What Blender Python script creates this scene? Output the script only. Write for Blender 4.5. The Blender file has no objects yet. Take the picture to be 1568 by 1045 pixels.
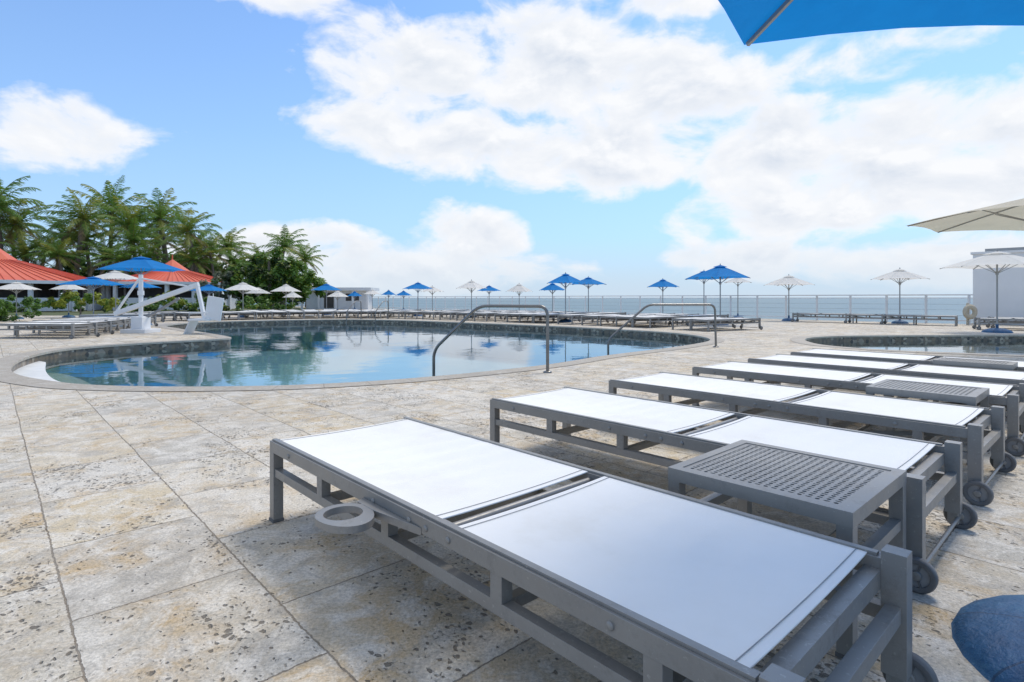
import bpy, math, random
from mathutils import Vector, Matrix
from mathutils.geometry import tessellate_polygon
random.seed(7)
R=math.radians
scene=bpy.context.scene
scene.view_settings.view_transform='Standard'
scene.view_settings.look='None'
scene.view_settings.exposure=0

# site axes: AX runs along the sun loungers / paving courses, BX across them
AX=Vector((.679,-.734,0)); BX=Vector((.734,.679,0))
ROT=math.atan2(AX.y,AX.x)

# ---------------------------------------------------------------- materials
def new_mat(name):
    m=bpy.data.materials.new(name); m.use_nodes=True
    nt=m.node_tree; b=nt.nodes.get('Principled BSDF'); return m,nt,b
def N(nt,t,**kw):
    n=nt.nodes.new(t)
    for k,v in kw.items(): setattr(n,k,v)
    return n
def mth(nt,op,a,b=None,c=None,clamp=False):
    n=nt.nodes.new('ShaderNodeMath'); n.operation=op; n.use_clamp=clamp
    for i,x in enumerate((a,b,c)):
        if x is None: continue
        if isinstance(x,(int,float)): n.inputs[i].default_value=x
        else: nt.links.new(x,n.inputs[i])
    return n.outputs[0]
def mixc(nt,f,a,b,blend='MIX'):
    n=nt.nodes.new('ShaderNodeMix'); n.data_type='RGBA'; n.blend_type=blend
    for s,x in ((0,f),(6,a),(7,b)):
        if isinstance(x,(int,float)): n.inputs[s].default_value=x
        elif isinstance(x,tuple): n.inputs[s].default_value=(*x,1)
        else: nt.links.new(x,n.inputs[s])
    return n.outputs[2]
def ramp(nt,f,stops):
    n=nt.nodes.new('ShaderNodeValToRGB')
    e=n.color_ramp.elements
    while len(e)<len(stops): e.new(.5)
    for i,(p,c) in enumerate(stops):
        e[i].position=p; e[i].color=(*c,1) if isinstance(c,tuple) else (c,c,c,1)
    nt.links.new(f,n.inputs[0]); return n.outputs[0]
def noise(nt,vec,scale,detail=4,rough=.5,dist=0):
    n=nt.nodes.new('ShaderNodeTexNoise'); n.inputs['Scale'].default_value=scale
    n.inputs['Detail'].default_value=detail; n.inputs['Roughness'].default_value=rough
    n.inputs['Distortion'].default_value=dist
    if vec is not None: nt.links.new(vec,n.inputs['Vector'])
    return n.outputs['Fac']
def objco(nt): return nt.nodes.new('ShaderNodeTexCoord').outputs['Object']
def bump(nt,b,h,strength,dist):
    n=nt.nodes.new('ShaderNodeBump'); n.inputs['Strength'].default_value=strength; n.inputs['Distance'].default_value=dist
    nt.links.new(h,n.inputs['Height']); nt.links.new(n.outputs[0],b.inputs['Normal'])

def simple(name,c1,c2=None,rough=.5,metal=0,scale=6,bumps=0,translucent=0):
    m,nt,b=new_mat(name); co=objco(nt)
    f=noise(nt,co,scale,4,.6)
    c2=c2 or tuple(x*.82 for x in c1)
    f2=ramp(nt,f,[(.3,0.),(.7,1.)])
    col=mixc(nt,f2,c1,c2)
    nt.links.new(col,b.inputs['Base Color'])
    b.inputs['Roughness'].default_value=rough; b.inputs['Metallic'].default_value=metal
    if bumps: bump(nt,b,noise(nt,co,scale*12,3),bumps,.01)
    if translucent:
        t=N(nt,'ShaderNodeBsdfTranslucent'); nt.links.new(col,t.inputs[0])
        mx=N(nt,'ShaderNodeMixShader'); mx.inputs[0].default_value=translucent
        nt.links.new(b.outputs[0],mx.inputs[1]); nt.links.new(t.outputs[0],mx.inputs[2])
        out=nt.nodes['Material Output']; nt.links.new(mx.outputs[0],out.inputs[0])
    return m

def travertine():
    m,nt,b=new_mat('coral_stone_paving'); co=objco(nt)
    def dot(v):
        d=N(nt,'ShaderNodeVectorMath',operation='DOT_PRODUCT'); nt.links.new(co,d.inputs[0]); d.inputs[1].default_value=v; return d.outputs['Value']
    a=dot(tuple(AX)); bb=dot(tuple(BX))
    wob=noise(nt,co,1.6,2)
    bb2=mth(nt,'ADD',mth(nt,'SUBTRACT',bb,.17-.476*20),mth(nt,'MULTIPLY',mth(nt,'SUBTRACT',wob,.5),.02))
    fine=noise(nt,co,30,4,.7)
    bb3=mth(nt,'ADD',bb2,mth(nt,'MULTIPLY',mth(nt,'SUBTRACT',fine,.5),.018))
    a2=mth(nt,'ADD',mth(nt,'ADD',a,100),mth(nt,'MULTIPLY',mth(nt,'SUBTRACT',fine,.5),.018))
    cv=N(nt,'ShaderNodeCombineXYZ'); nt.links.new(a2,cv.inputs[0]); nt.links.new(bb3,cv.inputs[1])
    br=N(nt,'ShaderNodeTexBrick',offset=.5,squash=1.0)
    br.inputs['Color1'].default_value=(0,0,0,1); br.inputs['Color2'].default_value=(1,1,1,1)
    br.inputs['Scale'].default_value=1; br.inputs['Mortar Size'].default_value=.003; br.inputs['Mortar Smooth'].default_value=.3
    br.inputs['Bias'].default_value=0; br.inputs['Brick Width'].default_value=.63; br.inputs['Row Height'].default_value=.476
    nt.links.new(cv.outputs[0],br.inputs['Vector'])
    sep=N(nt,'ShaderNodeSeparateColor'); nt.links.new(br.outputs['Color'],sep.inputs[0]); rnd=sep.outputs[0]
    off=N(nt,'ShaderNodeCombineXYZ'); nt.links.new(mth(nt,'MULTIPLY',rnd,37),off.inputs[2]); nt.links.new(a,off.inputs[0]); nt.links.new(bb,off.inputs[1])
    tv=off.outputs[0]
    base=ramp(nt,rnd,[(.0,(.58,.49,.36)),(.14,(.66,.60,.50)),(.28,(.51,.47,.40)),(.42,(.63,.52,.35)),(.56,(.68,.63,.55)),(.7,(.57,.50,.39)),(.85,(.66,.57,.43)),(1.,(.49,.45,.39))])
    big=noise(nt,tv,3.2,6,.65,.5)
    c=mixc(nt,ramp(nt,big,[(.46,0.),(.66,.8)]),base,(.57,.40,.20))
    med=noise(nt,tv,8,7,.75,.7)
    c=mixc(nt,ramp(nt,med,[(.44,0.),(.60,.85)]),c,(.76,.71,.63))
    med2=noise(nt,tv,5.,7,.74,.9)
    c=mixc(nt,ramp(nt,med2,[(.50,0.),(.62,.65)]),c,(.39,.36,.315))
    dirt=noise(nt,co,.55,5,.65)
    c=mixc(nt,ramp(nt,dirt,[(.46,0.),(.70,.45)]),c,(.42,.37,.30))
    grain=noise(nt,co,95,5,.8)
    c=mixc(nt,.95,c,ramp(nt,grain,[(.34,.58),(.60,1.12)]),'MULTIPLY')
    # pits: rounded cavities (noise warped voronoi cells) clustered in patches, plus finer pores
    wn=N(nt,'ShaderNodeTexNoise'); wn.inputs['Scale'].default_value=28; wn.inputs['Detail'].default_value=4; nt.links.new(tv,wn.inputs['Vector'])
    wsub=N(nt,'ShaderNodeVectorMath',operation='MULTIPLY_ADD'); nt.links.new(wn.outputs['Color'],wsub.inputs[0]); wsub.inputs[1].default_value=(.035,.035,.0); nt.links.new(tv,wsub.inputs[2])
    mp=N(nt,'ShaderNodeMapping'); mp.inputs['Scale'].default_value=(1.,1.45,1); nt.links.new(wsub.outputs[0],mp.inputs[0])
    vo=N(nt,'ShaderNodeTexVoronoi'); vo.inputs['Scale'].default_value=42; nt.links.new(mp.outputs[0],vo.inputs['Vector'])
    vs=N(nt,'ShaderNodeSeparateColor'); nt.links.new(vo.outputs['Color'],vs.inputs[0])
    area=noise(nt,tv,1.6,3,.55); area2=noise(nt,tv,7,3,.6)
    ar=mth(nt,'ADD',mth(nt,'ADD',ramp(nt,area,[(.38,0.),(.60,1.)]),mth(nt,'MULTIPLY',mth(nt,'SUBTRACT',rnd,.5),.35)),mth(nt,'MULTIPLY',mth(nt,'SUBTRACT',area2,.5),1.6))
    rad=mth(nt,'MULTIPLY',mth(nt,'SUBTRACT',mth(nt,'ADD',vs.outputs[0],mth(nt,'MULTIPLY',ar,.55)),.80),.75)
    pit1=mth(nt,'MULTIPLY',mth(nt,'SUBTRACT',rad,vo.outputs['Distance']),7,clamp=True)
    p2=noise(nt,mp.outputs[0],62,4,.65,.2)
    th2=mth(nt,'SUBTRACT',.70,mth(nt,'MULTIPLY',ar,.10))
    pit2=mth(nt,'MULTIPLY',mth(nt,'SUBTRACT',p2,th2),14,clamp=True)
    pit=mth(nt,'MAXIMUM',pit1,mth(nt,'MULTIPLY',pit2,.75))
    c=mixc(nt,mth(nt,'MULTIPLY',pit,.82),c,(.12,.10,.075))
    c=mixc(nt,mth(nt,'MULTIPLY',br.outputs['Fac'],.75),c,(.17,.135,.10))
    nt.links.new(c,b.inputs['Base Color']); b.inputs['Roughness'].default_value=.75
    h=mth(nt,'SUBTRACT',mth(nt,'ADD',mth(nt,'MULTIPLY',med,.6),mth(nt,'MULTIPLY',grain,.3)),mth(nt,'ADD',pit,mth(nt,'MULTIPLY',br.outputs['Fac'],1.1)))
    bump(nt,b,h,.9,.010)
    return m
M_DECK=travertine()

def coping_mat():
    m,nt,b=new_mat('coping_stone'); co=objco(nt)
    uv=nt.nodes.new('ShaderNodeTexCoord').outputs['UV']
    s=N(nt,'ShaderNodeSeparateXYZ'); nt.links.new(uv,s.inputs[0])
    fr=mth(nt,'FRACT',mth(nt,'MULTIPLY',s.outputs[0],1/.45))
    j=mth(nt,'LESS_THAN',fr,.02)
    n1=noise(nt,co,5,6,.65,.5)
    c=ramp(nt,n1,[(.3,(.46,.42,.36)),(.5,(.40,.35,.28)),(.7,(.52,.49,.43))])
    n2=noise(nt,co,60,4,.6)
    c=mixc(nt,ramp(nt,n2,[(.54,0.),(.64,.6)]),c,(.18,.15,.12))
    c=mixc(nt,mth(nt,'MULTIPLY',j,.7),c,(.2,.16,.12))
    nt.links.new(c,b.inputs['Base Color']); b.inputs['Roughness'].default_value=.65
    bump(nt,b,n2,.3,.004); return m
M_COP=coping_mat()
def mosaic():
    m,nt,b=new_mat('pool_wall_mosaic')
    uv=nt.nodes.new('ShaderNodeTexCoord').outputs['UV']
    v=N(nt,'ShaderNodeTexVoronoi'); v.inputs['Scale'].default_value=14; nt.links.new(uv,v.inputs[0])
    sep=N(nt,'ShaderNodeSeparateColor'); nt.links.new(v.outputs['Color'],sep.inputs[0])
    c=ramp(nt,sep.outputs[0],[(0,(.05,.045,.04)),(.4,(.20,.15,.10)),(.7,(.10,.09,.08)),(1,(.40,.34,.26))])
    nt.links.new(c,b.inputs['Base Color']); b.inputs['Roughness'].default_value=.35; return m
M_MOS=mosaic()
M_PLASTER=simple('pool_plaster',(.38,.54,.62),(.33,.49,.58),.7,scale=.8)
M_STEP=simple('pool_step_plaster',(.72,.72,.70),(.60,.61,.60),.7,scale=4)
def water():
    m=bpy.data.materials.new('pool_water'); m.use_nodes=True; nt=m.node_tree; nt.nodes.clear()
    co=objco(nt)
    n1=noise(nt,co,1.1,3,.5,.3); n2=noise(nt,co,7,2,.5)
    h=mth(nt,'ADD',n1,mth(nt,'MULTIPLY',n2,.07))
    bp=N(nt,'ShaderNodeBump'); bp.inputs['Strength'].default_value=.09; bp.inputs['Distance'].default_value=.06; nt.links.new(h,bp.inputs['Height'])
    tr=N(nt,'ShaderNodeBsdfTransparent'); tr.inputs[0].default_value=(.64,.79,.85,1)
    gl=N(nt,'ShaderNodeBsdfGlossy'); gl.inputs['Roughness'].default_value=.03; gl.inputs[0].default_value=(.95,.97,1,1)
    nt.links.new(bp.outputs[0],gl.inputs['Normal'])
    fr=N(nt,'ShaderNodeFresnel'); fr.inputs[0].default_value=1.45; nt.links.new(bp.outputs[0],fr.inputs['Normal'])
    mx=N(nt,'ShaderNodeMixShader'); nt.links.new(fr.outputs[0],mx.inputs[0]); nt.links.new(tr.outputs[0],mx.inputs[1]); nt.links.new(gl.outputs[0],mx.inputs[2])
    o=N(nt,'ShaderNodeOutputMaterial'); nt.links.new(mx.outputs[0],o.inputs[0]); return m
M_WATER=water()
def sea():
    m,nt,b=new_mat('sea_water'); co=objco(nt)
    n=noise(nt,co,.02,5,.6); c=ramp(nt,n,[(.3,(.12,.20,.24)),(.7,(.17,.26,.29))])
    nt.links.new(c,b.inputs['Base Color']); b.inputs['Roughness'].default_value=.4; b.inputs['IOR'].default_value=1.3
    bump(nt,b,noise(nt,co,.35,5,.65),1,.6); return m
M_SEA=sea()
def frame_mat():
    m,nt,b=new_mat('grey_aluminium'); co=objco(nt)
    n=noise(nt,co,7,5,.65); c=ramp(nt,n,[(.3,(.25,.24,.225)),(.7,(.32,.31,.29))])
    s=noise(nt,co,90,2,.7); c=mixc(nt,ramp(nt,s,[(.64,0.),(.72,.55)]),c,(.48,.46,.42))
    g=noise(nt,co,14,6,.75); c=mixc(nt,ramp(nt,g,[(.52,0.),(.68,.45)]),c,(.16,.145,.13))
    nt.links.new(c,b.inputs['Base Color']); b.inputs['Metallic'].default_value=.35
    nt.links.new(ramp(nt,g,[(.3,.34),(.7,.56)]),b.inputs['Roughness']); return m
M_FRAME=frame_mat()
def sling_mat():
    m,nt,b=new_mat('white_sling_fabric'); co=objco(nt)
    n=noise(nt,co,2.4,6,.65); c=ramp(nt,n,[(.35,(.88,.87,.845)),(.58,(.85,.835,.80)),(.78,(.77,.745,.69))])
    wv=N(nt,'ShaderNodeTexWave'); wv.inputs['Scale'].default_value=160; nt.links.new(co,wv.inputs[0])
    wv2=N(nt,'ShaderNodeTexWave',bands_direction='Y'); wv2.inputs['Scale'].default_value=160; nt.links.new(co,wv2.inputs[0])
    weave=mth(nt,'MULTIPLY',wv.outputs['Fac'],wv2.outputs['Fac'])
    c=mixc(nt,mth(nt,'MULTIPLY',weave,.12),c,(.55,.54,.52))
    nt.links.new(c,b.inputs['Base Color']); b.inputs['Roughness'].default_value=.8; b.inputs['Specular IOR Level'].default_value=.25
    h=mth(nt,'ADD',mth(nt,'MULTIPLY',weave,.2),noise(nt,co,9,3))
    bump(nt,b,h,.2,.01); return m
M_SLING=sling_mat()
M_RUBBER=simple('grey_rubber',(.10,.10,.10),(.16,.155,.15),.6,scale=20)
M_HUB=simple('grey_plastic',(.22,.22,.22),(.28,.275,.27),.5,scale=20)
M_BLUE=simple('blue_canvas',(.005,.25,.66),(.004,.21,.58),.85,scale=3,bumps=.1,translucent=.4)
M_WHITE=simple('white_canvas',(.85,.835,.80),(.80,.785,.75),.85,scale=3,translucent=.4)
M_BEIGE=simple('beige_canvas',(.68,.62,.50),(.60,.55,.44),.85,scale=3,translucent=.35)
M_STEEL=simple('stainless_steel',(.25,.24,.225),(.20,.19,.18),.3,.8,scale=8)
M_POLE=simple('aluminium_pole',(.36,.355,.34),(.30,.29,.28),.4,.5)
def base_mat():
    m,nt,b=new_mat('blue_base_cover'); co=objco(nt)
    n=noise(nt,co,9,6,.75); c=ramp(nt,n,[(.3,(.010,.06,.14)),(.55,(.018,.10,.22)),(.75,(.06,.17,.28))])
    s=N(nt,'ShaderNodeSeparateXYZ'); nt.links.new(co,s.inputs[0])
    a=mth(nt,'FRACT',mth(nt,'MULTIPLY',mth(nt,'ARCTAN2',s.outputs[0],s.outputs[1]),8/(2*math.pi)))
    seam=mth(nt,'LESS_THAN',mth(nt,'ABSOLUTE',mth(nt,'SUBTRACT',a,.5)),.012)
    c=mixc(nt,mth(nt,'MULTIPLY',seam,.6),c,(.01,.03,.07))
    nt.links.new(c,b.inputs['Base Color']); b.inputs['Roughness'].default_value=.55
    bump(nt,b,mth(nt,'SUBTRACT',noise(nt,co,11,6,.7),seam),.8,.02); return m
M_BASE=base_mat()
M_WP=simple('white_paint',(.80,.795,.78),(.72,.715,.70),.5,scale=2)
M_STUCCO=simple('white_stucco',(.84,.82,.79),(.78,.76,.73),.85,scale=1.2,bumps=.2)
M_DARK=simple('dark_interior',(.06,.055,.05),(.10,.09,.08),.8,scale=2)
def roof_mat():
    m,nt,b=new_mat('red_metal_roof'); co=objco(nt)
    n=noise(nt,co,.9,4); c=ramp(nt,n,[(.3,(.66,.12,.06)),(.7,(.72,.17,.09))])
    nt.links.new(c,b.inputs['Base Color']); b.inputs['Roughness'].default_value=.5; return m
M_ROOF=roof_mat()
def leafm(name,a,b_,tr=.4):
    return simple(name,a,b_,.5,scale=1.5,translucent=tr)
M_L1=leafm('palm_leaf',(.18,.31,.05),(.10,.20,.035))
M_L2=leafm('palm_leaf_yellow',(.36,.37,.07),(.25,.30,.06))
M_L3=leafm('palm_leaf_dead',(.32,.23,.12),(.23,.17,.085))
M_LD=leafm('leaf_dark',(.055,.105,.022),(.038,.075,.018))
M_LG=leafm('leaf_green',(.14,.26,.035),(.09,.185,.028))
M_LY=leafm('leaf_yellow_green',(.34,.37,.035),(.23,.29,.035))
M_LS=leafm('leaf_silver',(.22,.25,.16),(.15,.18,.12))
M_BARK=simple('palm_bark',(.22,.18,.14),(.13,.11,.085),.9,scale=5,bumps=.5)
M_GRASS=simple('garden_soil_and_grass',(.07,.10,.03),(.11,.11,.05),.9,scale=2)
M_CONC=simple('concrete_seawall',(.40,.38,.34),(.32,.30,.27),.9,scale=1)

# ---------------------------------------------------------------- mesh builder
class MB:
    def __init__(s): s.v=[];s.f=[];s.m=[];s.sm=[]
    def add(s,vs,fs,mat=0,smooth=False):
        o=len(s.v); s.v+=[tuple(x) for x in vs]
        for f in fs: s.f.append(tuple(i+o for i in f)); s.m.append(mat); s.sm.append(smooth)
    def box(s,x0,x1,y0,y1,z0,z1,mat=0):
        s.add([(x,y,z) for z in (z0,z1) for y in (y0,y1) for x in (x0,x1)],
              [(0,2,3,1),(4,5,7,6),(0,1,5,4),(2,6,7,3),(0,4,6,2),(1,3,7,5)],mat)
    def beam(s,p,q,w,h,mat=0):
        p=Vector(p);q=Vector(q);d=(q-p).normalized()
        up=Vector((0,0,1)) if abs(d.z)<.95 else Vector((0,1,0))
        sd=d.cross(up).normalized(); u2=sd.cross(d)
        vs=[e+sd*a*w/2+u2*b*h/2 for e in (p,q) for a,b in ((-1,-1),(1,-1),(1,1),(-1,1))]
        s.add(vs,[(0,1,2,3),(7,6,5,4),(0,4,5,1),(1,5,6,2),(2,6,7,3),(3,7,4,0)],mat)
    def tube(s,path,r,n=10,mat=0,caps=True):
        path=[Vector(p) for p in path]; vs=[];fs=[]
        rr=r if isinstance(r,list) else [r]*len(path)
        d0=(path[1]-path[0]).normalized()
        ref=Vector((0,0,1)) if abs(d0.z)<.9 else Vector((0,1,0))
        sd=d0.cross(ref).normalized()
        for i,p in enumerate(path):
            d=(path[min(i+1,len(path)-1)]-path[max(i-1,0)]).normalized()
            sd=(sd-d*sd.dot(d)).normalized(); u2=sd.cross(d)
            for k in range(n):
                t=2*math.pi*k/n; vs.append(p+(sd*math.cos(t)+u2*math.sin(t))*rr[i])
        for i in range(len(path)-1):
            for k in range(n):
                k2=(k+1)%n; fs.append((i*n+k,i*n+k2,(i+1)*n+k2,(i+1)*n+k))
        s.add(vs,fs,mat,True)
        if caps: s.add(vs[:n],[tuple(range(n))],mat); s.add(vs[-n:],[tuple(range(n))[::-1]],mat)
    def lathe(s,prof,n=24,M=Matrix(),mat=0,smooth=True):
        vs=[];fs=[]
        for r,h in prof:
            for k in range(n):
                t=2*math.pi*k/n; vs.append(M@Vector((r*math.cos(t),r*math.sin(t),h)))
        for i in range(len(prof)-1):
            for k in range(n):
                k2=(k+1)%n; fs.append((i*n+k,i*n+k2,(i+1)*n+k2,(i+1)*n+k))
        s.add(vs,fs,mat,smooth)
    def mesh(s,name,mats):
        me=bpy.data.meshes.new(name); me.from_pydata(s.v,[],s.f)
        for m in mats: me.materials.append(m)
        me.polygons.foreach_set('material_index',s.m); me.polygons.foreach_set('use_smooth',s.sm)
        me.update(); return me
def put(name,me,loc=(0,0,0),rot=0,scale=(1,1,1),bevel=0,parent=None):
    o=bpy.data.objects.new(name,me); scene.collection.objects.link(o)
    o.location=loc; o.rotation_euler=(0,0,rot); o.scale=scale
    if bevel:
        b=o.modifiers.new('bevel','BEVEL'); b.width=bevel; b.segments=2; b.limit_method='ANGLE'; b.angle_limit=R(50)
    if parent: o.parent=parent
    return o
def rounded(p,r=.12):
    p=[Vector(x) for x in p]; out=[p[0]]
    for a,b,c in zip(p[:-2],p[1:-1],p[2:]):
        d1=(a-b);d2=(c-b); r1=min(r,d1.length*.48,d2.length*.48)
        s=b+d1.normalized()*r1; e=b+d2.normalized()*r1
        for t in range(7):
            t/=6; out.append(s*(1-t)**2+b*2*t*(1-t)+e*t*t)
    out.append(p[-1]); return out
def catmull(pts,seg=8):
    n=len(pts);out=[]
    for i in range(n):
        p0,p1,p2,p3=[Vector((*pts[(i+k)%n],0)) for k in (-1,0,1,2)]
        for j in range(seg):
            t=j/seg
            out.append(.5*((2*p1)+(p2-p0)*t+(2*p0-5*p1+4*p2-p3)*t*t+(3*p1-p0-3*p2+p3)*t**3))
    return out

# ---------------------------------------------------------------- pools and deck
pool=catmull([(-7.44,8.58),(-8.07,10.2),(-7.67,11.4),(-6.96,12.3),(-6.50,12.95),(-6.95,13.7),(-8.4,15.3),(-10.25,17.3),(-11.7,19.2),(-11.6,22.0),
 (-8.04,24.4),(-5.05,23.8),(-2.09,21.56),(1.41,18.55),(3.18,16.6),(4.36,14.77),(4.45,12.66),(3.35,10.93),
 (1.53,9.06),(.45,7.75),(-.90,6.62),(-1.98,6.05),(-2.94,5.86),(-3.98,5.88),(-4.92,6.15),(-6.2,7.0)],8)
spa=catmull([(6.5,12.6),(7.4,13.5),(8.98,13.9),(12.6,14.1),(16,14.2),(18,12.5),(16.5,9.5),(12.5,8.3),(9.2,8.8),(7.29,9.6),(6.5,10.2),(6.1,11.2)],8)
def area(p): return sum(a.x*b.y-b.x*a.y for a,b in zip(p,p[1:]+p[:1]))
def offset(p,d):  # positive = outward
    s=1 if area(p)>0 else -1; n=len(p);o=[]
    for i in range(n):
        t=(p[(i+1)%n]-p[i-1]).normalized(); nm=Vector((t.y,-t.x,0))*s
        o.append(p[i]+nm*d)
    return o
RP=Vector((16.3,20.0,0)); U=-AX
outer=[RP-U*60,RP+U*75,Vector((-160,75.1,0)),Vector((-160,-60,0)),Vector((60,-60,0))]
loops=[outer,pool,spa]
tri=tessellate_polygon(loops)
allv=[v for l in loops for v in l]
me=bpy.data.meshes.new('deck'); me.from_pydata([tuple(v) for v in allv],[],[tuple(t) for t in tri]); me.materials.append(M_DECK); me.update()
if me.polygons[0].normal.z<0: me.flip_normals()
put('stone_pool_deck',me)
WL=-.14
def strip(pa,pb,mat,name,closed=True,parent=None):
    n=len(pa); vs=[tuple(x) for x in pa]+[tuple(x) for x in pb]
    rng=range(n if closed else n-1)
    fs=[(i,(i+1)%n,n+(i+1)%n,n+i) for i in rng]
    me=bpy.data.meshes.new(name); me.from_pydata(vs,[],fs); me.materials.append(mat)
    uv=me.uv_layers.new(); L=[0]
    for i in range(n): L.append(L[-1]+(pa[(i+1)%n]-pa[i]).length)
    for fi,i in enumerate(rng):
        w=(pb[i]-pa[i]).length
        for k,c in enumerate(((L[i],0),(L[i+1],0),(L[i+1],w),(L[i],w))): uv.data[fi*4+k].uv=c
    me.update(); return put(name,me,parent=parent)
def lift(p,z): return [Vector((q.x,q.y,z)) for q in p]
def make_pool(p,nm,depth,fm=None):
    fm=fm or M_PLASTER
    e=bpy.data.objects.new(nm,None); scene.collection.objects.link(e)
    strip(lift(offset(p,-.02),.006),lift(offset(p,.28),.006),M_COP,'coping',parent=e)
    strip(lift(offset(p,-.02),.006),lift(offset(p,-.02),-.03),M_COP,'coping_edge',parent=e)
    strip(lift(p,-.001),lift(p,-.30),M_MOS,'waterline_tiles',parent=e)
    strip(lift(p,-.30),lift(p,-depth),fm,'basin_wall',parent=e)
    for z,mat,n in ((-depth,fm,'basin_floor'),(WL,M_WATER,'water')):
        q=lift(p,z); t=tessellate_polygon([q])
        m=bpy.data.meshes.new(n); m.from_pydata([tuple(v) for v in q],[],[tuple(x) for x in t]); m.materials.append(mat); m.update()
        if m.polygons[0].normal.z<0: m.flip_normals()
        put(n,m,parent=e)
    return e
pe=make_pool(pool,'swimming_pool',1.25)
make_pool(spa,'wading_pool',.45,M_STEP)
# entry steps round the left lobe; each tapers into the wall at its ends, the top one is just dry
i0,i1=-22,4
for w,z in ((.42,-.125),(.95,-.32),(1.4,-.52)):
    a=[];b_=[]
    for i in range(i0,i1+1):
        t=(i-i0)/(i1-i0); ww=w*math.sin(math.pi*t)**.5
        a.append(pool[i%len(pool)]); b_.append(offset(pool,-max(ww,.002))[i%len(pool)])
    strip(lift(a,z),lift(b_,z),M_STEP,'entry_step',False,pe)
    strip(lift(b_,z),lift(b_,-1.2),M_STEP,'entry_step_riser',False,pe)

# sea, seawall, garden
me=bpy.data.meshes.new('sea'); S=30000
me.from_pydata([(-S,-S,-5),(S,-S,-5),(S,S,-5),(-S,S,-5)],[],[(0,1,2,3)]); me.materials.append(M_SEA); put('sea',me)
b=MB(); p,q=RP-U*60,RP+U*75
b.beam(p+BX*.16+Vector((0,0,-2.6)),q+BX*.16+Vector((0,0,-2.6)),.32,5.16)
put('concrete_seawall',b.mesh('seawall',[M_CONC]))
me=bpy.data.meshes.new('garden')
me.from_pydata([(-150,30,.004),(-17,30,.004),(-14,36,.004),(-16,48,.004),(-30,70,.004),(-150,72,.004)],[],[(0,1,2,3,4,5)]); me.materials.append(M_GRASS); put('garden_ground',me)

# railing
b=MB(); Lr=68
def rp(s,z,o=-.12): return RP+U*s+BX*o+Vector((0,0,z))
b.beam(rp(0,1.04),rp(Lr,1.04),.07,.045); b.beam(rp(0,.12),rp(Lr,.12),.04,.04); b.beam(rp(0,.93),rp(Lr,.93),.03,.03)
s=.1
while s<Lr:
    b.beam(rp(s,0),rp(s,1.017),.06,.06); s+=1.25
for z in (.3,.5,.7): b.beam(rp(0,z),rp(Lr,z),.006,.006,1)
put('white_terrace_railing',b.mesh('railing',[M_WP,M_STEEL]))

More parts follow.
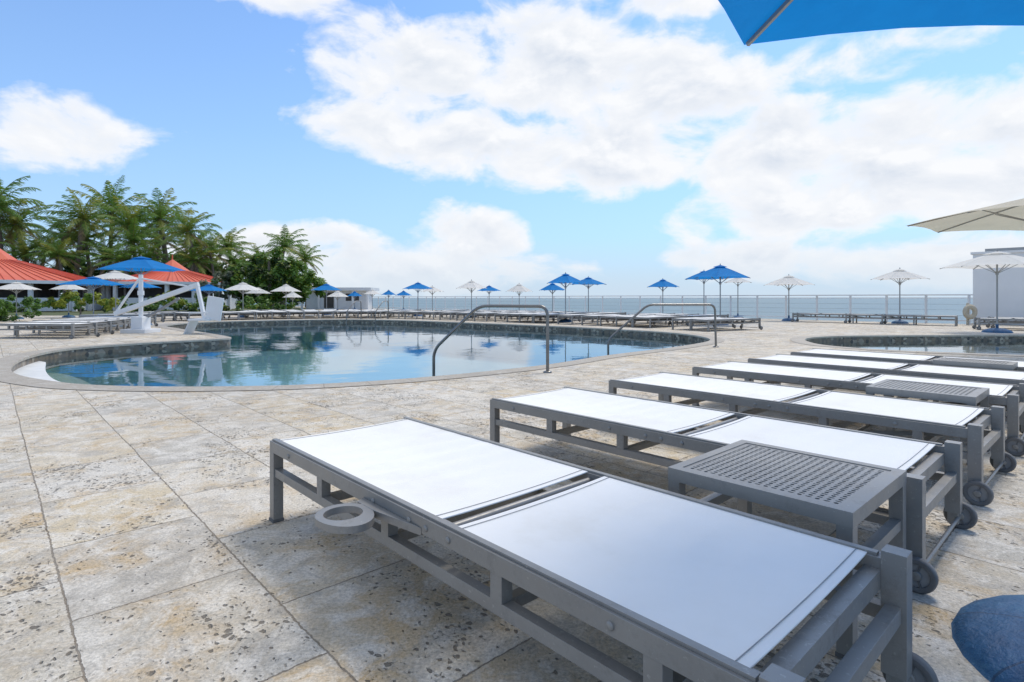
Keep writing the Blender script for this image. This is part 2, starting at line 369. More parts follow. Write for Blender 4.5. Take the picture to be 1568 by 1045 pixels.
# ---------------------------------------------------------------- sun lounger
LL,LW=2.03,.67
def lounger_mesh(cup=False,seed=0):
    rn=random.Random(seed); b=MB()
    for y0 in (0,LW-.04):
        b.box(0,LL,y0,y0+.04,.286,.33)
        b.box(.006,LL-.01,y0+.008,y0+.026,.33,.337)      # bead channel
        b.box(.0,.042,y0,y0+.04,.012,.286); b.box(-.003,.045,y0-.003,y0+.043,0,.012,2)
        b.box(.042,LL,y0+.005,y0+.035,.188,.220)
        for x in (.45,.90,1.40,1.82): b.box(x,x+.04,y0+.003,y0+.037,.220,.286)
        b.box(LL,LL+.05,y0-.004,y0+.044,.075,.350)
        b.box(LL+.008,LL+.042,y0+.004,y0+.036,.03,.075)
        yc=-.024 if y0==0 else LW+.024
        M=Matrix.Translation((LL+.04,yc,.054))@Matrix.Rotation(R(90),4,'X')
        b.lathe([(.036,-.013),(.050,-.013),(.054,-.008),(.054,.008),(.050,.013),(.036,.013),(.036,-.013)],28,M,2)
        b.lathe([(0,-.006),(.037,-.006),(.037,.006),(0,.006)],28,M,3,False)
        b.lathe([(0,-.016),(.013,-.016),(.015,-.012),(.015,.012),(.013,.016),(0,.016)],16,M,0)
        for t in range(5):
            an=t*2*math.pi/5; 
            b.beam(M@Vector((.014*math.cos(an),.014*math.sin(an),0)),M@Vector((.037*math.cos(an),.037*math.sin(an),0)),.006,.02,2)
        for x in (.20,.86,1.06,1.14,1.24,1.75):
            sgn=-1 if y0==0 else 1; yy=0 if y0==0 else LW
            M2=Matrix.Translation((x,yy,.306))@Matrix.Rotation(R(90)*(1 if sgn<0 else -1),4,'X')
            b.lathe([(.009,-.001),(.009,.003),(.006,.005),(0,.005)],12,M2,0)
    b.box(0,.04,.04,LW-.04,.275,.315); b.box(LL-.035,LL,.04,LW-.04,.262,.305)
    b.box(LL+.01,LL+.04,.044,LW-.044,.20,.235)
    for x in (.455,.905,1.405,1.825): b.box(x,x+.03,.035,LW-.035,.19,.218)
    for x in (1.182,1.222): b.tube([(x,.04,.305),(x,LW-.04,.305)],.013,8,0)
    b.tube([(LL+.04,-.02,.054),(LL+.04,LW+.02,.054)],.007,8,0)
    b.beam((1.55,.12,.21),(1.92,.12,.27),.02,.02); b.beam((1.55,LW-.12,.21),(1.92,LW-.12,.27),.02,.02)
    b.beam((1.55,.12,.205),(1.55,LW-.12,.205),.02,.02)
    ph=rn.uniform(0,6)
    for x0,x1,amp in ((.022,1.168,.009),(1.238,LL-.03,.0025)):
        nx,ny=56,18; vs=[];fs=[]
        for i in range(nx+1):
            for j in range(ny+1):
                u=i/nx;v=j/ny; x=x0+(x1-x0)*u; y=.028+(LW-.056)*v
                e=min(1,6*v*(1-v)*1.2)*min(1,5*u*(1-u)+.15)
                wv=math.sin(27*x+5*y+ph+1.5*math.sin(4*y)); wv=(1-abs(wv))**1.6*1.6-.6
                z=.3325-.016*4*v*(1-v)*min(1,4*u*(1-u)+.3)+amp*e*(.8*wv+.35*math.sin(47*x-9*y+ph))*math.exp(-((u-.55)/.4)**2)
                vs.append((x,y,z))
        o=len(vs)
        vs+=[(x,y,z-.004) for x,y,z in vs]
        for i in range(nx):
            for j in range(ny):
                a=i*(ny+1)+j; fs.append((a,a+ny+1,a+ny+2,a+1)); fs.append((o+a,o+a+1,o+a+ny+2,o+a+ny+1))
        for j in range(ny):
            a=j; fs.append((a,a+1,o+a+1,o+a)); a=nx*(ny+1)+j; fs.append((a,o+a,o+a+1,a+1))
        b.add(vs,fs,1,True)
        for xx in (x0+.022,x1-.022):
            b.tube([(xx,.03+(LW-.06)*t/12,.3340-.016*4*(t/12)*(1-t/12)*.38) for t in range(13)],.0012,5,3)
    if cup:
        cx,cy,cz=.875,-.105,.292; n=40; vs=[];fs=[]
        for k in range(n):
            t=2*math.pi*k/n
            ro=.078; ri=.055
            ox=cx+ro*math.cos(t)*(1.45 if math.cos(t)>0 else 1.0); oy=cy+ro*math.sin(t)
            ix=cx+ri*math.cos(t); iy=cy+ri*math.sin(t)
            vs+=[(ox,oy,cz+.009),(ix,iy,cz+.009),(ix,iy,cz-.012),(ox,oy,cz-.012)]
        for k in range(n):
            a=4*k;c=4*((k+1)%n)
            for q in range(4): fs.append((a+q,c+q,c+(q+1)%4,a+(q+1)%4))
        b.add(vs,fs,0,False)
        b.add([(.92,-.032,.302),(1.12,-.001,.302),(.80,-.001,.302),(.82,-.032,.302),(.92,-.032,.280),(1.12,-.001,.280),(.80,-.001,.280),(.82,-.032,.280)],
              [(0,1,2,3),(7,6,5,4),(0,4,5,1),(3,2,6,7),(0,3,7,4),(1,5,6,2)],0)
    return b.mesh('sun_lounger',[M_FRAME,M_SLING,M_RUBBER,M_HUB])
LM1=lounger_mesh(True,1); LM2=lounger_mesh(False,2); LM3=lounger_mesh(False,5)
near=[(-1.004,2.346),(-.129,3.30),(.693,4.06),(1.536,4.825),(2.29,5.5),(3.03,6.16)]
for i,(x,y) in enumerate(near):
    put('sun_lounger',LM1 if i==0 else (LM2 if i%2 else LM3),(x,y,0),ROT+(0,.006,-.008,.01,-.005,.007)[i],bevel=.003)

# side tables
def table_mesh():
    b=MB(); A,B=.53,.50; H=.378; fr=.032
    b.box(0,A,0,fr,H-.04,H); b.box(0,A,B-fr,B,H-.04,H); b.box(0,fr,fr,B-fr,H-.04,H); b.box(A-fr,A,fr,B-fr,H-.04,H)
    for x in (0.001,A-.039):
        for y in (0.001,B-.039):
            b.box(x,x+.038,y,y+.038,.01,H-.04); b.box(x-.002,x+.040,y-.002,y+.040,0,.01,1)
    for y in (.006,B-.034): b.box(.039,A-.039,y,y+.028,.20,.23)
    for x in (.006,A-.034): b.box(x,x+.028,.039,B-.039,.20,.23)
    nx,ny=19,24; X0,X1,Y0,Y1=fr,A-fr,fr,B-fr; mx=.012
    b.box(X0,X1,Y0,Y0+mx,H-.010,H-.003); b.box(X0,X1,Y1-mx,Y1,H-.010,H-.003)
    b.box(X0,X0+mx,Y0+mx,Y1-mx,H-.010,H-.003); b.box(X1-mx,X1,Y0+mx,Y1-mx,H-.010,H-.003)
    X0+=mx;X1-=mx;Y0+=mx;Y1-=mx
    cx=(X1-X0)/nx; cy=(Y1-Y0)/ny
    for i in range(nx):
        for j in range(ny):
            x=X0+cx*(i+.5); y=Y0+cy*(j+.5); vs=[]
            hx,hy=(cx*.36,cy*.24) if (i+j)%2 else (cx*.26,cy*.36)
            for z in (H-.003,H-.008):
                for k in range(8):
                    t=math.pi/4*k; c=round(math.cos(t)*1.5);s_=round(math.sin(t)*1.5)
                    c=max(-1,min(1,c)); s_=max(-1,min(1,s_))
                    vs.append((x+c*cx/2,y+s_*cy/2,z))
                for k in range(8):
                    t=math.pi/4*k; vs.append((x+hx*math.cos(t)*1.05,y+hy*math.sin(t)*1.05,z))
            fs=[(k,(k+1)%8,8+(k+1)%8,8+k) for k in range(8)]
            fs+=[(8+k,8+(k+1)%8,24+(k+1)%8,24+k) for k in range(8)]
            b.add(vs,fs,0)
    return b.mesh('side_table',[M_FRAME,M_RUBBER])
TM=table_mesh()
for (i,a,bb,sc) in ((0,1.41,.745,1.04),(2,1.43,.70,.93),(4,1.34,.685,.66)):
    o=Vector((*near[i],0))+AX*a+BX*bb
    put('side_table',TM,o,ROT,(1,sc,1))

# ---------------------------------------------------------------- umbrellas
def umbrella_mesh(r,zr,zt,n=8,vent=True,baser=.27,baseh=.12,pr=.02,tall=.03):
    b=MB(); seg=4; K=n*seg
    ts=[.10,.35,.6,.8,1.]
    vs=[(0,0,zt)]
    for t in ts:
        for k in range(K):
            a=2*math.pi*k/K; fr=(k%seg)/seg
            sag=4*fr*(1-fr)
            al=math.pi/n; phi=(fr*2-1)*al
            rr=math.cos(al)/math.cos(phi)
            rr=rr*(1-.025*sag*t)
            h=1-t**1.12
            z=zr+(zt-zr)*h - .02*sag*(1-t)*t*4*(zt-zr) + .02*sag*(t if t==1 else 0)
            vs.append((r*t*rr*math.cos(a),r*t*rr*math.sin(a),z))
    fs=[(0,1+k,1+(k+1)%K) for k in range(K)]
    for i in range(len(ts)-1):
        for k in range(K):
            fs.append((1+i*K+k,1+(i+1)*K+k,1+(i+1)*K+(k+1)%K,1+i*K+(k+1)%K))
    b.add(vs,fs,0)
    if vent:
        vr=r*.24; vs=[(0,0,zt+tall)]
        for k in range(n):
            a=2*math.pi*k/n; vs.append((vr*math.cos(a),vr*math.sin(a),zt-(zt-zr)*.13+tall*.35))
        b.add(vs,[(0,1+k,1+(k+1)%n) for k in range(n)],0)
    b.lathe([(0,zt+tall+.05),(.014,zt+tall+.035),(.016,zt+tall+.02),(.012,zt+tall)],10,Matrix(),1)
    b.tube([(0,0,.02),(0,0,zt+tall)],pr,12,1)
    for k in range(n):
        a=2*math.pi*k/n; c,s_=math.cos(a),math.sin(a)
        def zc(t): return zr+(zt-zr)*(1-t**1.12)-.014
        for t0,t1 in ((.04,.35),(.35,.7),(.7,.985)):
            b.beam((r*t0*c,r*t0*s_,zc(t0)),(r*t1*c,r*t1*s_,zc(t1)),.014,.018,1)
        b.beam((.03*c,.03*s_,zr-.05-(zt-zr)*.3),(r*.5*c,r*.5*s_,zr+(zt-zr)*.5-.02),.012,.014,1)
    b.lathe([(.03,zr-.1-(zt-zr)*.3),(.04,zr-.08-(zt-zr)*.3),(.04,zr-.02-(zt-zr)*.3),(.03,zr-(zt-zr)*.3)],10,Matrix(),1)
    prof=[(baser*math.cos(t*math.pi/16),.0+baseh*math.sin(t*math.pi/16)) for t in range(0,8)]
    prof=[(baser*1.0,0)]+prof+[(.035,baseh),(.035,baseh+.10),(.022,baseh+.10)]
    b.lathe(prof,28,Matrix(),2)
    return b
def umbrella(x,y,col,zt,zr,r,n=8,ang=0,**kw):
    mats={'blue':M_BLUE,'white':M_WHITE,'beige':M_BEIGE}[col]
    me=umbrella_mesh(r,zr,zt,n,**kw).mesh(col+'_patio_umbrella',[mats,M_POLE,M_BASE])
    put(col+'_patio_umbrella',me,(x,y,0),ang)
def um(px,Y,col,yt,yr,hw,ang=None,**kw):
    zt=.92+(457-yt)/867*Y; zr=.92+(457-yr)/867*Y
    umbrella((px-784)/867*Y,Y,col,zt-.05,zr,hw/867*Y,6 if random.random()<.5 else 8,random.uniform(0,1) if ang is None else ang,**kw)
umbrella(1.52,1.35,'blue',2.50,2.055,1.28,6,R(112),baser=.375,baseh=.085,pr=.022)
umbrella(8.1,8.25,'beige',2.50,2.1,1.95,8,R(15),tall=.28)
um(1527,15.2,'white',384,409,72,.25,baser=.33)
um(1378,20.6,'white',411,428,39); um(1208,23.0,'white',421,437,36)
um(1103,19.6,'blue',405,426,48); um(1078,25,'blue',414,428,30); um(1130,26,'white',423,433,22)
um(1015,26,'blue',427,440,26); um(901,25,'blue',424,436,29); um(866,22,'blue',418,434,31); um(846,31,'blue',433,445,21)
um(795,31,'white',434,447,21); um(722,27,'white',429,442,25); um(749,32,'blue',437,446,19)
um(640,29,'blue',432,443,24); um(662,33,'white',438,447,18); um(595,41,'blue',444,452,12); um(570,39,'white',443,451,14)
um(618,42,'blue',445,453,13); um(543,44,'blue',446,454,13); um(500,31,'blue',434,445,23); um(517,37,'white',445,455,17)
um(438,31,'white',435,447,25); um(372,27,'white',432,445,29); um(448,35,'white',446,456,15); um(320,26,'blue',435,446,28)
um(216,19.5,'blue',392,414,61,.3,baser=.33); um(143,21,'blue',423,437,47); um(177,24,'white',414,428,36)
um(25,25,'white',431,444,31); um(215,25,'blue',430,441,28); um(105,27,'white',432,444,24); um(395,38,'white',440,450,20)

# ---------------------------------------------------------------- pool handrails
def handrail(pts,r=.02,rd=.12):
    b=MB(); b.tube(rounded(pts,rd),r,12,0)
    for p in (pts[0],pts[-1]):
        if p[2]>=-.01: b.lathe([(.055,0),(.055,.01),(.035,.02),(.022,.022)],16,Matrix.Translation((p[0],p[1],.002)),0)
    put('pool_handrail',b.mesh('pool_handrail',[M_STEEL]))
handrail([(-1.03,7.45,-.5),(-1.03,7.45,.24),(-.43,7.30,.82),(.44,7.02,.82),(.44,7.0,0)])
handrail([(1.77,10.42,-.5),(1.77,10.42,.16),(2.52,10.5,.80),(3.81,10.63,.80),(3.83,10.63,0)])
for dx in (0,1.2):
    handrail([(-6.9+dx,23.6,-.4),(-6.9+dx,23.6,.35),(-6.7+dx,24.2,.8),(-6.65+dx,24.9,.8),(-6.65+dx,25,0)])

# ---------------------------------------------------------------- distant loungers
random.seed(3)
def lounger_at(x,y,ang):
    c,s_=math.cos(ang),math.sin(ang)
    put('sun_lounger',random.choice((LM2,LM3)),(x-c*1.05+s_*.33,y-s_*1.05-c*.33,0),ang)
op1=offset(pool,2.3); op2=offset(pool,4.7)
def row(line,i0,i1,step,skip=.1):
    last=None
    for i in range(i0,i1):
        p=line[i%len(line)]
        if last is None or (p-last).length>step:
            last=p
            if random.random()<skip: continue
            q=pool[i%len(pool)]; d=(q-p); a=math.atan2(-d.y,-d.x)+random.uniform(-.05,.05)
            if (p-RP).dot(BX)>-2.0 or p.x>7.6: continue
            lounger_at(p.x,p.y,a)
row(op1,72,15*8,.62,.05); row(op2,76,14*8,.8,.12)
for k in range(6): lounger_at(-10.9-.35*k,13.2+1.0*k,R(-6)+random.uniform(-.03,.03))
for (x,y,a) in ((11.9,21.6,2.42),(13.2,20.3,2.42),(14.0,19.5,2.42),(14.6,16.2,2.6),(15.6,16.9,2.6),
                (-15.5,25,1.2),(-14.6,22.5,.6),(-14.4,21.4,.6),(-14.2,20.3,.6)):
    lounger_at(x,y,a)

# ---------------------------------------------------------------- pool lift
b=MB()
b.box(-.35,.35,-.3,.3,0,.10,0); b.box(-.16,.16,-.16,.16,.10,.42,0)
b.tube([(0,0,.42),(0,0,1.55)],.055,14,0); b.lathe([(.08,1.0),(.08,1.12)],14,Matrix(),0)
b.beam((-.75,0,.50),(1.75,-.15,1.28),.09,.12,0); b.beam((-.1,.10,.30),(1.1,.0,.92),.05,.06,1)
b.beam((-.75,0,.50),(0,0,1.5),.05,.05,0); b.beam((0,0,1.45),(1.5,-.12,1.22),.04,.04,0)
b.beam((1.7,-.15,1.30),(1.95,-.2,.38),.08,.08,0)
b.box(1.65,2.15,-.45,.0,.34,.39,0); b.beam((2.18,-.22,.36),(2.28,-.22,.95),.44,.04,0)
b.beam((1.68,-.22,.36),(1.50,-.22,-.02),.36,.03,0); b.box(1.35,1.62,-.4,-.05,-.05,-.02,0)
b.beam((1.7,-.46,.55),(2.2,-.46,.55),.03,.04,0); b.beam((1.7,.01,.55),(2.2,.01,.55),.03,.04,0)
put('pool_lift_chair',b.mesh('pool_lift',[M_WP,M_HUB]),(-9.9,15.1,0),R(-6),bevel=.008)

# ---------------------------------------------------------------- buildings
def building_e(name,loc=(0,0,0),rot=0):
    e=bpy.data.objects.new(name,None); scene.collection.objects.link(e); e.location=loc; e.rotation_euler=(0,0,rot); return e
e=building_e('white_service_building',(16.65,20.45,0),ROT)
b=MB(); b.box(0,9,0,4,0,2.50,0); b.box(-.06,9.1,-.06,4.1,2.50,2.58,0); b.box(.3,8.8,.3,3.8,2.58,2.70,1)
b.box(2.1,3.0,-.03,.0,0,2.05,0); b.box(2.06,2.1,-.05,-.0,0,2.1,1); b.box(3.0,3.04,-.05,0,0,2.1,1); b.box(2.06,3.04,-.05,0,2.1,2.14,1)
b.box(-.2,9.3,.36,4.2,-5,-.01,2)
put('walls',b.mesh('walls',[M_STUCCO,M_POLE,M_CONC]),parent=e)
b=MB(); b.lathe([(.10,-.03),(.20,-.06),(.26,0),(.20,.06),(.10,.03),(.10,-.03)],24,Matrix.Translation((15.7,19.4,.45))@Matrix.Rotation(R(90),4,'X'),0); b.beam((15.7,19.5,0),(15.7,19.5,.75),.06,.06,0)
put('life_ring_stand',b.mesh('life_ring',[M_BEIGE]))
def pavilion(x,y,rx,ry,ze,za,rot,sides=8):
    e=building_e('red_roof_pavilion',(x,y,0),rot)
    b=MB(); K=sides
    def P(k,s,z): a=2*math.pi*(k+.5)/K; return Vector((rx*s*math.cos(a),ry*s*math.sin(a),z))
    zm=ze+(za-ze)*.52
    for k in range(K):
        a0,a1=P(k,1,ze),P(k+1,1,ze); m0,m1=P(k,.25,zm),P(k+1,.25,zm); t=Vector((0,0,za))
        b.add([a0,a1,m1,m0],[(0,1,2,3)],0)
        b.add([m0,m1,t],[(0,1,2)],0)
        ns=9
        for j in range(ns+1):
            f=j/ns
            b.beam(a0.lerp(a1,f)+Vector((0,0,.025)),m0.lerp(m1,f)+Vector((0,0,.025)),.05,.05,0)
        b.beam(a0,a1,.06,.22,1)
    b.beam((0,0,za-.1),(0,0,za+.35),.06,.06,0)
    put('roof',b.mesh('roof',[M_ROOF,M_WP]),parent=e)
    b=MB()
    for k in range(K):
        for f in (0,.5):
            p=P(k,.93,0).lerp(P(k+1,.93,0),f); b.beam(p,p+Vector((0,0,ze-.1)),.22,.22,0)
        p0,p1=P(k,.90,.5),P(k+1,.90,.5); b.beam(p0,p1,.12,.9,0)
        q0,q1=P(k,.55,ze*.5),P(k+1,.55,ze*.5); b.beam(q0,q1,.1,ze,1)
    put('columns_and_bar',b.mesh('cols',[M_WP,M_DARK]),parent=e)
pavilion(-27.6,46,5.4,4.5,2.05,4.1,0)
pavilion(-37.2,40,7.6,5.5,2.0,5.1,.2)
e=building_e('low_connecting_building',(-33,46,0))
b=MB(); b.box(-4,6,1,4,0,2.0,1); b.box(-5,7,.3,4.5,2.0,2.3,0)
for i in range(8): b.box(-4.5+i*1.4,-4.3+i*1.4,.5,.7,0,2.0,0)
put('walls',b.mesh('low',[M_WP,M_DARK]),parent=e)
e=building_e('low_white_cabana',(-14.6,47,0))
b=MB(); b.box(-2.5,2.5,0,2,0,1.55,0); b.box(-3,3,-.5,2.5,1.55,1.8,0); [b.box(x,x+.15,-.4,-.25,0,1.55,0) for x in (-2.8,-1.4,0,1.4,2.6)]
b.box(-1.0,-.2,-.02,0,.1,1.4,1); b.box(.8,1.9,-.02,0,.7,1.3,1)
put('walls',b.mesh('cab',[M_WP,M_DARK]),parent=e)

# ---------------------------------------------------------------- palms and foliage
def palm_mesh(seed,H,cr=1.0):
    rn=random.Random(seed); b=MB()
    lean=rn.uniform(-.9,.9),rn.uniform(-.5,.5)
    path=[(lean[0]*(t/8)**2*1.2,lean[1]*(t/8)**2,H*t/8) for t in range(9)]
    b.tube(path,[.24-.012*i if i else .3 for i in range(9)],9,0)
    top=Vector(path[-1])
    nf=27
    for i in range(nf):
        az=i*2.39996+rn.uniform(-.3,.3); f=i/nf
        el=R(82-118*f+rn.uniform(-10,10)); L=cr*rn.uniform(2.6,3.8)*(.85 if f<.1 else 1)
        mat=1 if f<.78 else (2 if f<.88 else 3)
        if rn.random()<.12: mat=2
        pos=top.copy(); hd=Vector((math.cos(az),math.sin(az),0)); nseg=17; pts=[];e_=el
        dr=R(rn.uniform(50,90)) if el>0 else R(45)
        for s in range(nseg+1):
            pts.append(pos.copy()); pos=pos+(hd*math.cos(e_)+Vector((0,0,math.sin(e_))))*L/nseg
            e_=max(e_-dr/nseg*(.3+1.4*s/nseg),R(-86))
        b.tube(pts,[.035*(1-.8*s/nseg) for s in range(nseg+1)],4,2 if mat==1 else mat,False)
        side=hd.cross(Vector((0,0,1)))
        for s in range(2,nseg+1):
            d=(pts[s]-pts[s-1]).normalized()
            for sub in (0,.5):
                base=pts[s-1].lerp(pts[s],sub); t=(s-1+sub)/nseg
                ll=.68*cr*math.sin(math.pi*min(1,.14+t*.82))**.7*rn.uniform(.8,1.15)
                for sg in (-1,1):
                    dirv=(side*sg*.72+d*.8+Vector((0,0,rn.uniform(-.7,-.05)))).normalized()
                    w=d*.038
                    mid=base+dirv*ll*.5+Vector((0,0,-.01)); tip=base+dirv*ll+Vector((0,0,-.16*ll-.03))
                    b.add([base-w*.6,base+w*.6,mid+w,tip,mid-w],[(0,1,2,4),(4,2,3)],mat)
    for i in range(8):
        a=rn.uniform(0,6.3); c=top+Vector((.28*math.cos(a),.28*math.sin(a),-.25+rn.uniform(-.1,.1)))
        b.lathe([(0,-.14),(.09,-.08),(.12,0),(.09,.08),(0,.14)],7,Matrix.Translation(c),2)
    return b.mesh('palm',[M_BARK,M_L1,M_L2,M_L3])
PM=[(palm_mesh(s,7.2),7.2) for s in (1,2,3,4,6)]
for px,yc,Y in ((5,318,52),(48,345,53),(115,336,54),(168,326,60),(212,347,55),(258,336,58),(305,355,54),(360,380,60),(425,380,60),(470,398,56),
                (82,362,60),(190,372,53),(330,388,55),(140,366,57),(-45,325,55),(-95,315,60),(-150,330,58),(28,366,57),(235,366,60),(282,378,57),
                (25,392,51),(60,386,52),(100,392,51),(150,394,52),(235,395,52),(200,398,51),(290,398,53),(345,402,57),(400,400,59),(-20,380,52)):
    z=.92+(457-yc)/867*Y; m,h=random.choice(PM); s=z/h; rs=max(.75,min(1.1,s))*random.uniform(.95,1.12)
    put('coconut_palm_tree',m,((px-784)/867*Y,Y,0),random.uniform(0,6.28),(rs,rs,max(.6,s)))

def leafmass(blobs,n,size,seed,mats,flat=.6,trunks=()):
    rn=random.Random(seed); b=MB(); clumps=[]
    tot=sum(q[3]*q[5] for q in blobs)
    for q in blobs:
        nc=max(5,int(n/110*q[3]*q[5]/tot))
        for _ in range(nc):
            v=Vector((rn.gauss(0,1),rn.gauss(0,1),rn.gauss(0,1))).normalized()*rn.uniform(.45,1.0)
            clumps.append((q[0]+v.x*q[3],q[1]+v.y*q[4],q[2]+v.z*q[5],rn.uniform(.16,.30)*min(q[3],q[5]*1.3),rn.random(),v.z))
    per=max(10,n//len(clumps))
    for cx,cy,cz,cr,tone,vz in clumps:
        for _ in range(per):
            v=Vector((rn.gauss(0,1),rn.gauss(0,1),rn.gauss(0,.8))); v=v.normalized()*rn.uniform(.3,1.15)
            p=Vector((cx,cy,cz))+v*cr
            if p.z<.02: p.z=rn.uniform(.02,.2)
            nrm=(v.normalized()*.6+Vector((rn.uniform(-.7,.7),rn.uniform(-.7,.7),flat))).normalized()
            t=nrm.cross(Vector((rn.uniform(-1,1),rn.uniform(-1,1),rn.uniform(-1,1)))).normalized(); w=nrm.cross(t)
            s=size*rn.uniform(.6,1.3)
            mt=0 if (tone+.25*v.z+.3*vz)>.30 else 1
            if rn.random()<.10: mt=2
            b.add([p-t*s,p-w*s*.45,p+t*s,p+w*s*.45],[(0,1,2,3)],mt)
    for path,r in trunks:
        b.tube(path,[r*(1-.6*i/(len(path)-1)) for i in range(len(path))],7,3)
    return b.mesh('leaves',mats)
GM=[M_LG,M_LD,M_LY,M_BARK]
def lm(name,blobs,n,size,seed,mats=GM,**k): put(name,leafmass(blobs,n,size,seed,mats,**k))
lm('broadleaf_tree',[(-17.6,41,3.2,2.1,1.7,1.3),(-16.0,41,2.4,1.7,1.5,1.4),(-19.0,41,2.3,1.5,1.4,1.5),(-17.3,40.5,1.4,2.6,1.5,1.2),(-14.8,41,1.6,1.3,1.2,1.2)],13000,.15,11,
   trunks=[([(-17.4,41,0),(-17.5,41,1.2),(-17.6,41,2.6),(-17.6,41,3.6)],.2),([(-17.5,41,1),(-16.6,41,1.9),(-16,41,2.8)],.1),([(-17.5,41,1),(-18.5,41,2),(-19,41,2.8)],.1)])
lm('silver_buttonwood_tree',[(-20.6,40,1.9,1.1,1,1.1),(-21.4,40,1.2,1,1,1)],3000,.13,12,[M_LS,M_LG,M_LS,M_BARK],trunks=[([(-20.8,40,0),(-20.7,40,1),(-20.5,40,2.2)],.12)])
lm('sea_grape_tree',[(-19,52,2.2,2.2,1.5,1.7),(-22,52,2.3,2.2,1.5,1.8),(-24,54,2.6,2,1.5,2)],6000,.2,13,trunks=[([(-21,52,0),(-21,52,1.5),(-21.5,52,3)],.2)])
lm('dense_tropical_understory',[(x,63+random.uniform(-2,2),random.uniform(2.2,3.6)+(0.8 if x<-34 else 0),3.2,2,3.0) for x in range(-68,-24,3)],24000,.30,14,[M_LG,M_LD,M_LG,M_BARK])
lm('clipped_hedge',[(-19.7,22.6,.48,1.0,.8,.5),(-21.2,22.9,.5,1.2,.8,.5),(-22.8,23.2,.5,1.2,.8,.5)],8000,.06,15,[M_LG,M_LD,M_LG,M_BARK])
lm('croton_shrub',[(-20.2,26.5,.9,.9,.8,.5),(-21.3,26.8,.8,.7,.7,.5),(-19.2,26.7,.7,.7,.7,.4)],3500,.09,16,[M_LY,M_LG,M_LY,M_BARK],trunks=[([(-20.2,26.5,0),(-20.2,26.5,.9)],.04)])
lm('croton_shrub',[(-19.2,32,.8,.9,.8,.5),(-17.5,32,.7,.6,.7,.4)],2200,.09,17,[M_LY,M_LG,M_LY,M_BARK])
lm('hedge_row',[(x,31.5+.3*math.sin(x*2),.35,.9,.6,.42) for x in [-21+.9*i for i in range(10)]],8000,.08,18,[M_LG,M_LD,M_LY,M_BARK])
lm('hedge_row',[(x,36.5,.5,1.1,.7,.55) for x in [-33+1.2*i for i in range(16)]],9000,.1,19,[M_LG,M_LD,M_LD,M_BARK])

# ---------------------------------------------------------------- sky
SUN_EL,SUN_AZ=58,42
w=bpy.data.worlds.new('World'); scene.world=w; w.use_nodes=True; nt=w.node_tree; nt.nodes.clear()
sky=N(nt,'ShaderNodeTexSky',sky_type='NISHITA'); sky.sun_disc=False; sky.sun_elevation=R(SUN_EL); sky.sun_rotation=R(SUN_AZ); sky.air_density=1.0; sky.dust_density=.6; sky.ozone_density=1.5
tc=N(nt,'ShaderNodeTexCoord'); d=tc.outputs['Generated']
sx=N(nt,'ShaderNodeSeparateXYZ'); nt.links.new(d,sx.inputs[0]); X,Yy,Z=sx.outputs
az=mth(nt,'MULTIPLY',mth(nt,'ARCTAN2',X,Yy),180/math.pi); el=mth(nt,'MULTIPLY',mth(nt,'ARCSINE',Z),180/math.pi)
cv=N(nt,'ShaderNodeCombineXYZ'); nt.links.new(az,cv.inputs[0]); nt.links.new(el,cv.inputs[1]); ae=cv.outputs[0]
blobs=[(-9.4,21.5,11,5,1),(4.4,22.3,13,5.8,1.2),(15.5,19.6,10,5,1.1),(-14,16.6,8,3,.9),(-5.5,15.6,10,3.8,1),(10,14.2,17,4.3,1.1),(25,13.2,12,4.8,1.1),
 (33,9.4,16,4,1.05),(39,13.3,10,4.5,1.05),(-38.8,12.7,5.5,3.6,1),(-21,4.2,11,3.0,.95),(-4.2,6,6.5,3.8,1.1),(21.8,3.6,8,2.5,.95),(-24,26.5,8,2.0,.6),
 (14,27,10,2,.7),(-10,2.6,18,2.6,.85),(37,3,15,2.4,.7),(28,7.4,12,2.8,.95),(60,16,14,6,1),(-70,14,14,5,1),(32,20,8,2.2,.55)]
cur=None
for a,e_,ra,re,wt in blobs:
    s=N(nt,'ShaderNodeVectorMath',operation='SUBTRACT'); nt.links.new(ae,s.inputs[0]); s.inputs[1].default_value=(a,e_,0)
    m_=N(nt,'ShaderNodeVectorMath',operation='MULTIPLY'); nt.links.new(s.outputs[0],m_.inputs[0]); m_.inputs[1].default_value=(1/ra,1/re,0)
    l=N(nt,'ShaderNodeVectorMath',operation='DOT_PRODUCT'); nt.links.new(m_.outputs[0],l.inputs[0]); nt.links.new(m_.outputs[0],l.inputs[1])
    v=mth(nt,'MULTIPLY',mth(nt,'SUBTRACT',1,l.outputs['Value']),wt)
    cur=v if cur is None else mth(nt,'SMOOTH_MAX',cur,v,.25)
cur=mth(nt,'MAXIMUM',cur,-.6)
cur=mth(nt,'MAXIMUM',cur,mth(nt,'MULTIPLY',mth(nt,'SUBTRACT',el,42),.05,clamp=False))  # unseen overhead cloud, added above the view to soften and lift the ambient light
cur=mth(nt,'MINIMUM',cur,1.2)
mp=N(nt,'ShaderNodeMapping'); mp.inputs['Scale'].default_value=(.1,.17,1); nt.links.new(ae,mp.inputs[0])
n1=noise(nt,mp.outputs[0],1.4,10,.56,.25)
mp2=N(nt,'ShaderNodeMapping'); mp2.inputs['Scale'].default_value=(.1,.17,1); mp2.inputs['Location'].default_value=(.05,.18,0); nt.links.new(ae,mp2.inputs[0])
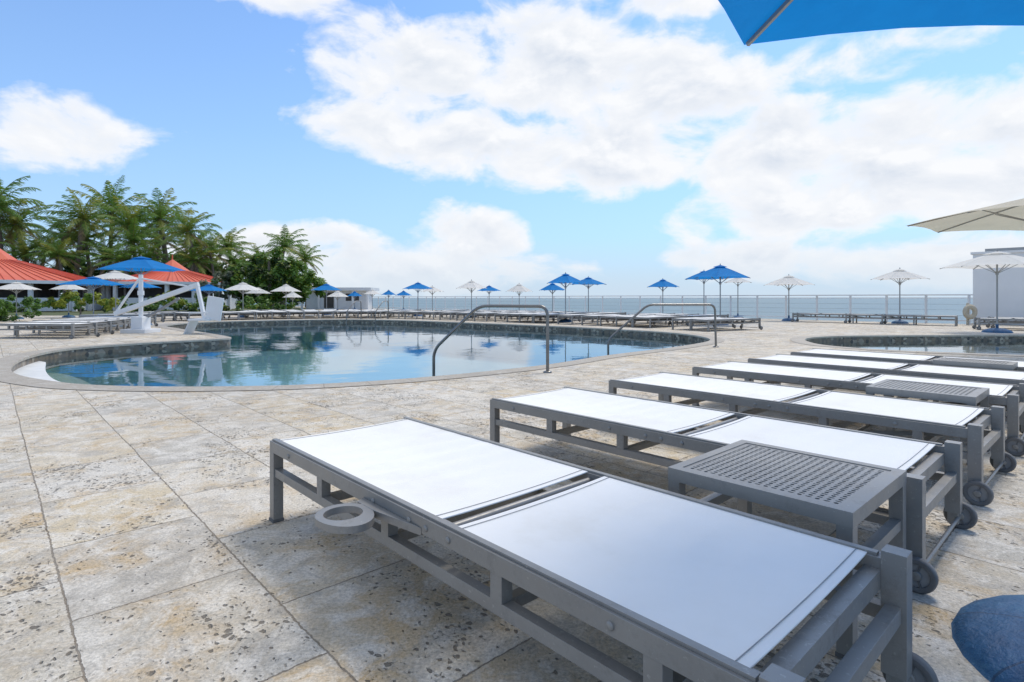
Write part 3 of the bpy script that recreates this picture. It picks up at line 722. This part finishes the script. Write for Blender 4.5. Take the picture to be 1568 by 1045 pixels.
n2=noise(nt,mp2.outputs[0],1.4,7,.56,.25)
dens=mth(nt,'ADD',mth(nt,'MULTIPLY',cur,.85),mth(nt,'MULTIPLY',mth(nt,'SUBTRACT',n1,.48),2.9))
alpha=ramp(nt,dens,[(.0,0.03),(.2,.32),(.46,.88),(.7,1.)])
sh=mth(nt,'ADD',mth(nt,'MULTIPLY',mth(nt,'SUBTRACT',n2,n1),3.2),.38,clamp=True)
thick=ramp(nt,dens,[(.35,0.),(.95,.8)])
shade=mth(nt,'MULTIPLY',sh,thick,clamp=True)
cc=mixc(nt,shade,(6.4,6.5,6.7),(4.0,4.55,5.4))
skc=mixc(nt,1.0,sky.outputs[0],(.84,1.13,1.42),'MULTIPLY')
hz=ramp(nt,mth(nt,'DIVIDE',el,30),[(.0,.85),(.2,.6),(.5,.28),(.95,.06)])
skc=mixc(nt,hz,skc,(2.9,4.2,5.9))
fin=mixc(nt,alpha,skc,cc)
low=ramp(nt,mth(nt,'DIVIDE',el,10),[(.0,.8),(.3,.32),(.6,.0)])
fin=mixc(nt,low,fin,(4.3,5.05,5.8))
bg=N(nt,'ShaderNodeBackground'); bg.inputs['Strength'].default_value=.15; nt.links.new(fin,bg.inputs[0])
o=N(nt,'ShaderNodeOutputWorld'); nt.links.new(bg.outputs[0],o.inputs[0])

sl=bpy.data.lights.new('sun','SUN'); sl.energy=2.1; sl.angle=R(18); sl.color=(1,.93,.82)
so=bpy.data.objects.new('sun',sl); scene.collection.objects.link(so)
sd=Vector((math.sin(R(SUN_AZ))*math.cos(R(SUN_EL)),math.cos(R(SUN_AZ))*math.cos(R(SUN_EL)),math.sin(R(SUN_EL))))
so.rotation_euler=sd.to_track_quat('Z','Y').to_euler()

cam=bpy.data.cameras.new('camera'); co=bpy.data.objects.new('camera',cam); scene.collection.objects.link(co)
cam.sensor_width=36; cam.lens=19.9; cam.shift_y=-.0418; cam.clip_start=.05; cam.clip_end=60000
co.location=(0,0,.92); co.rotation_euler=(R(90),0,0)
scene.camera=co
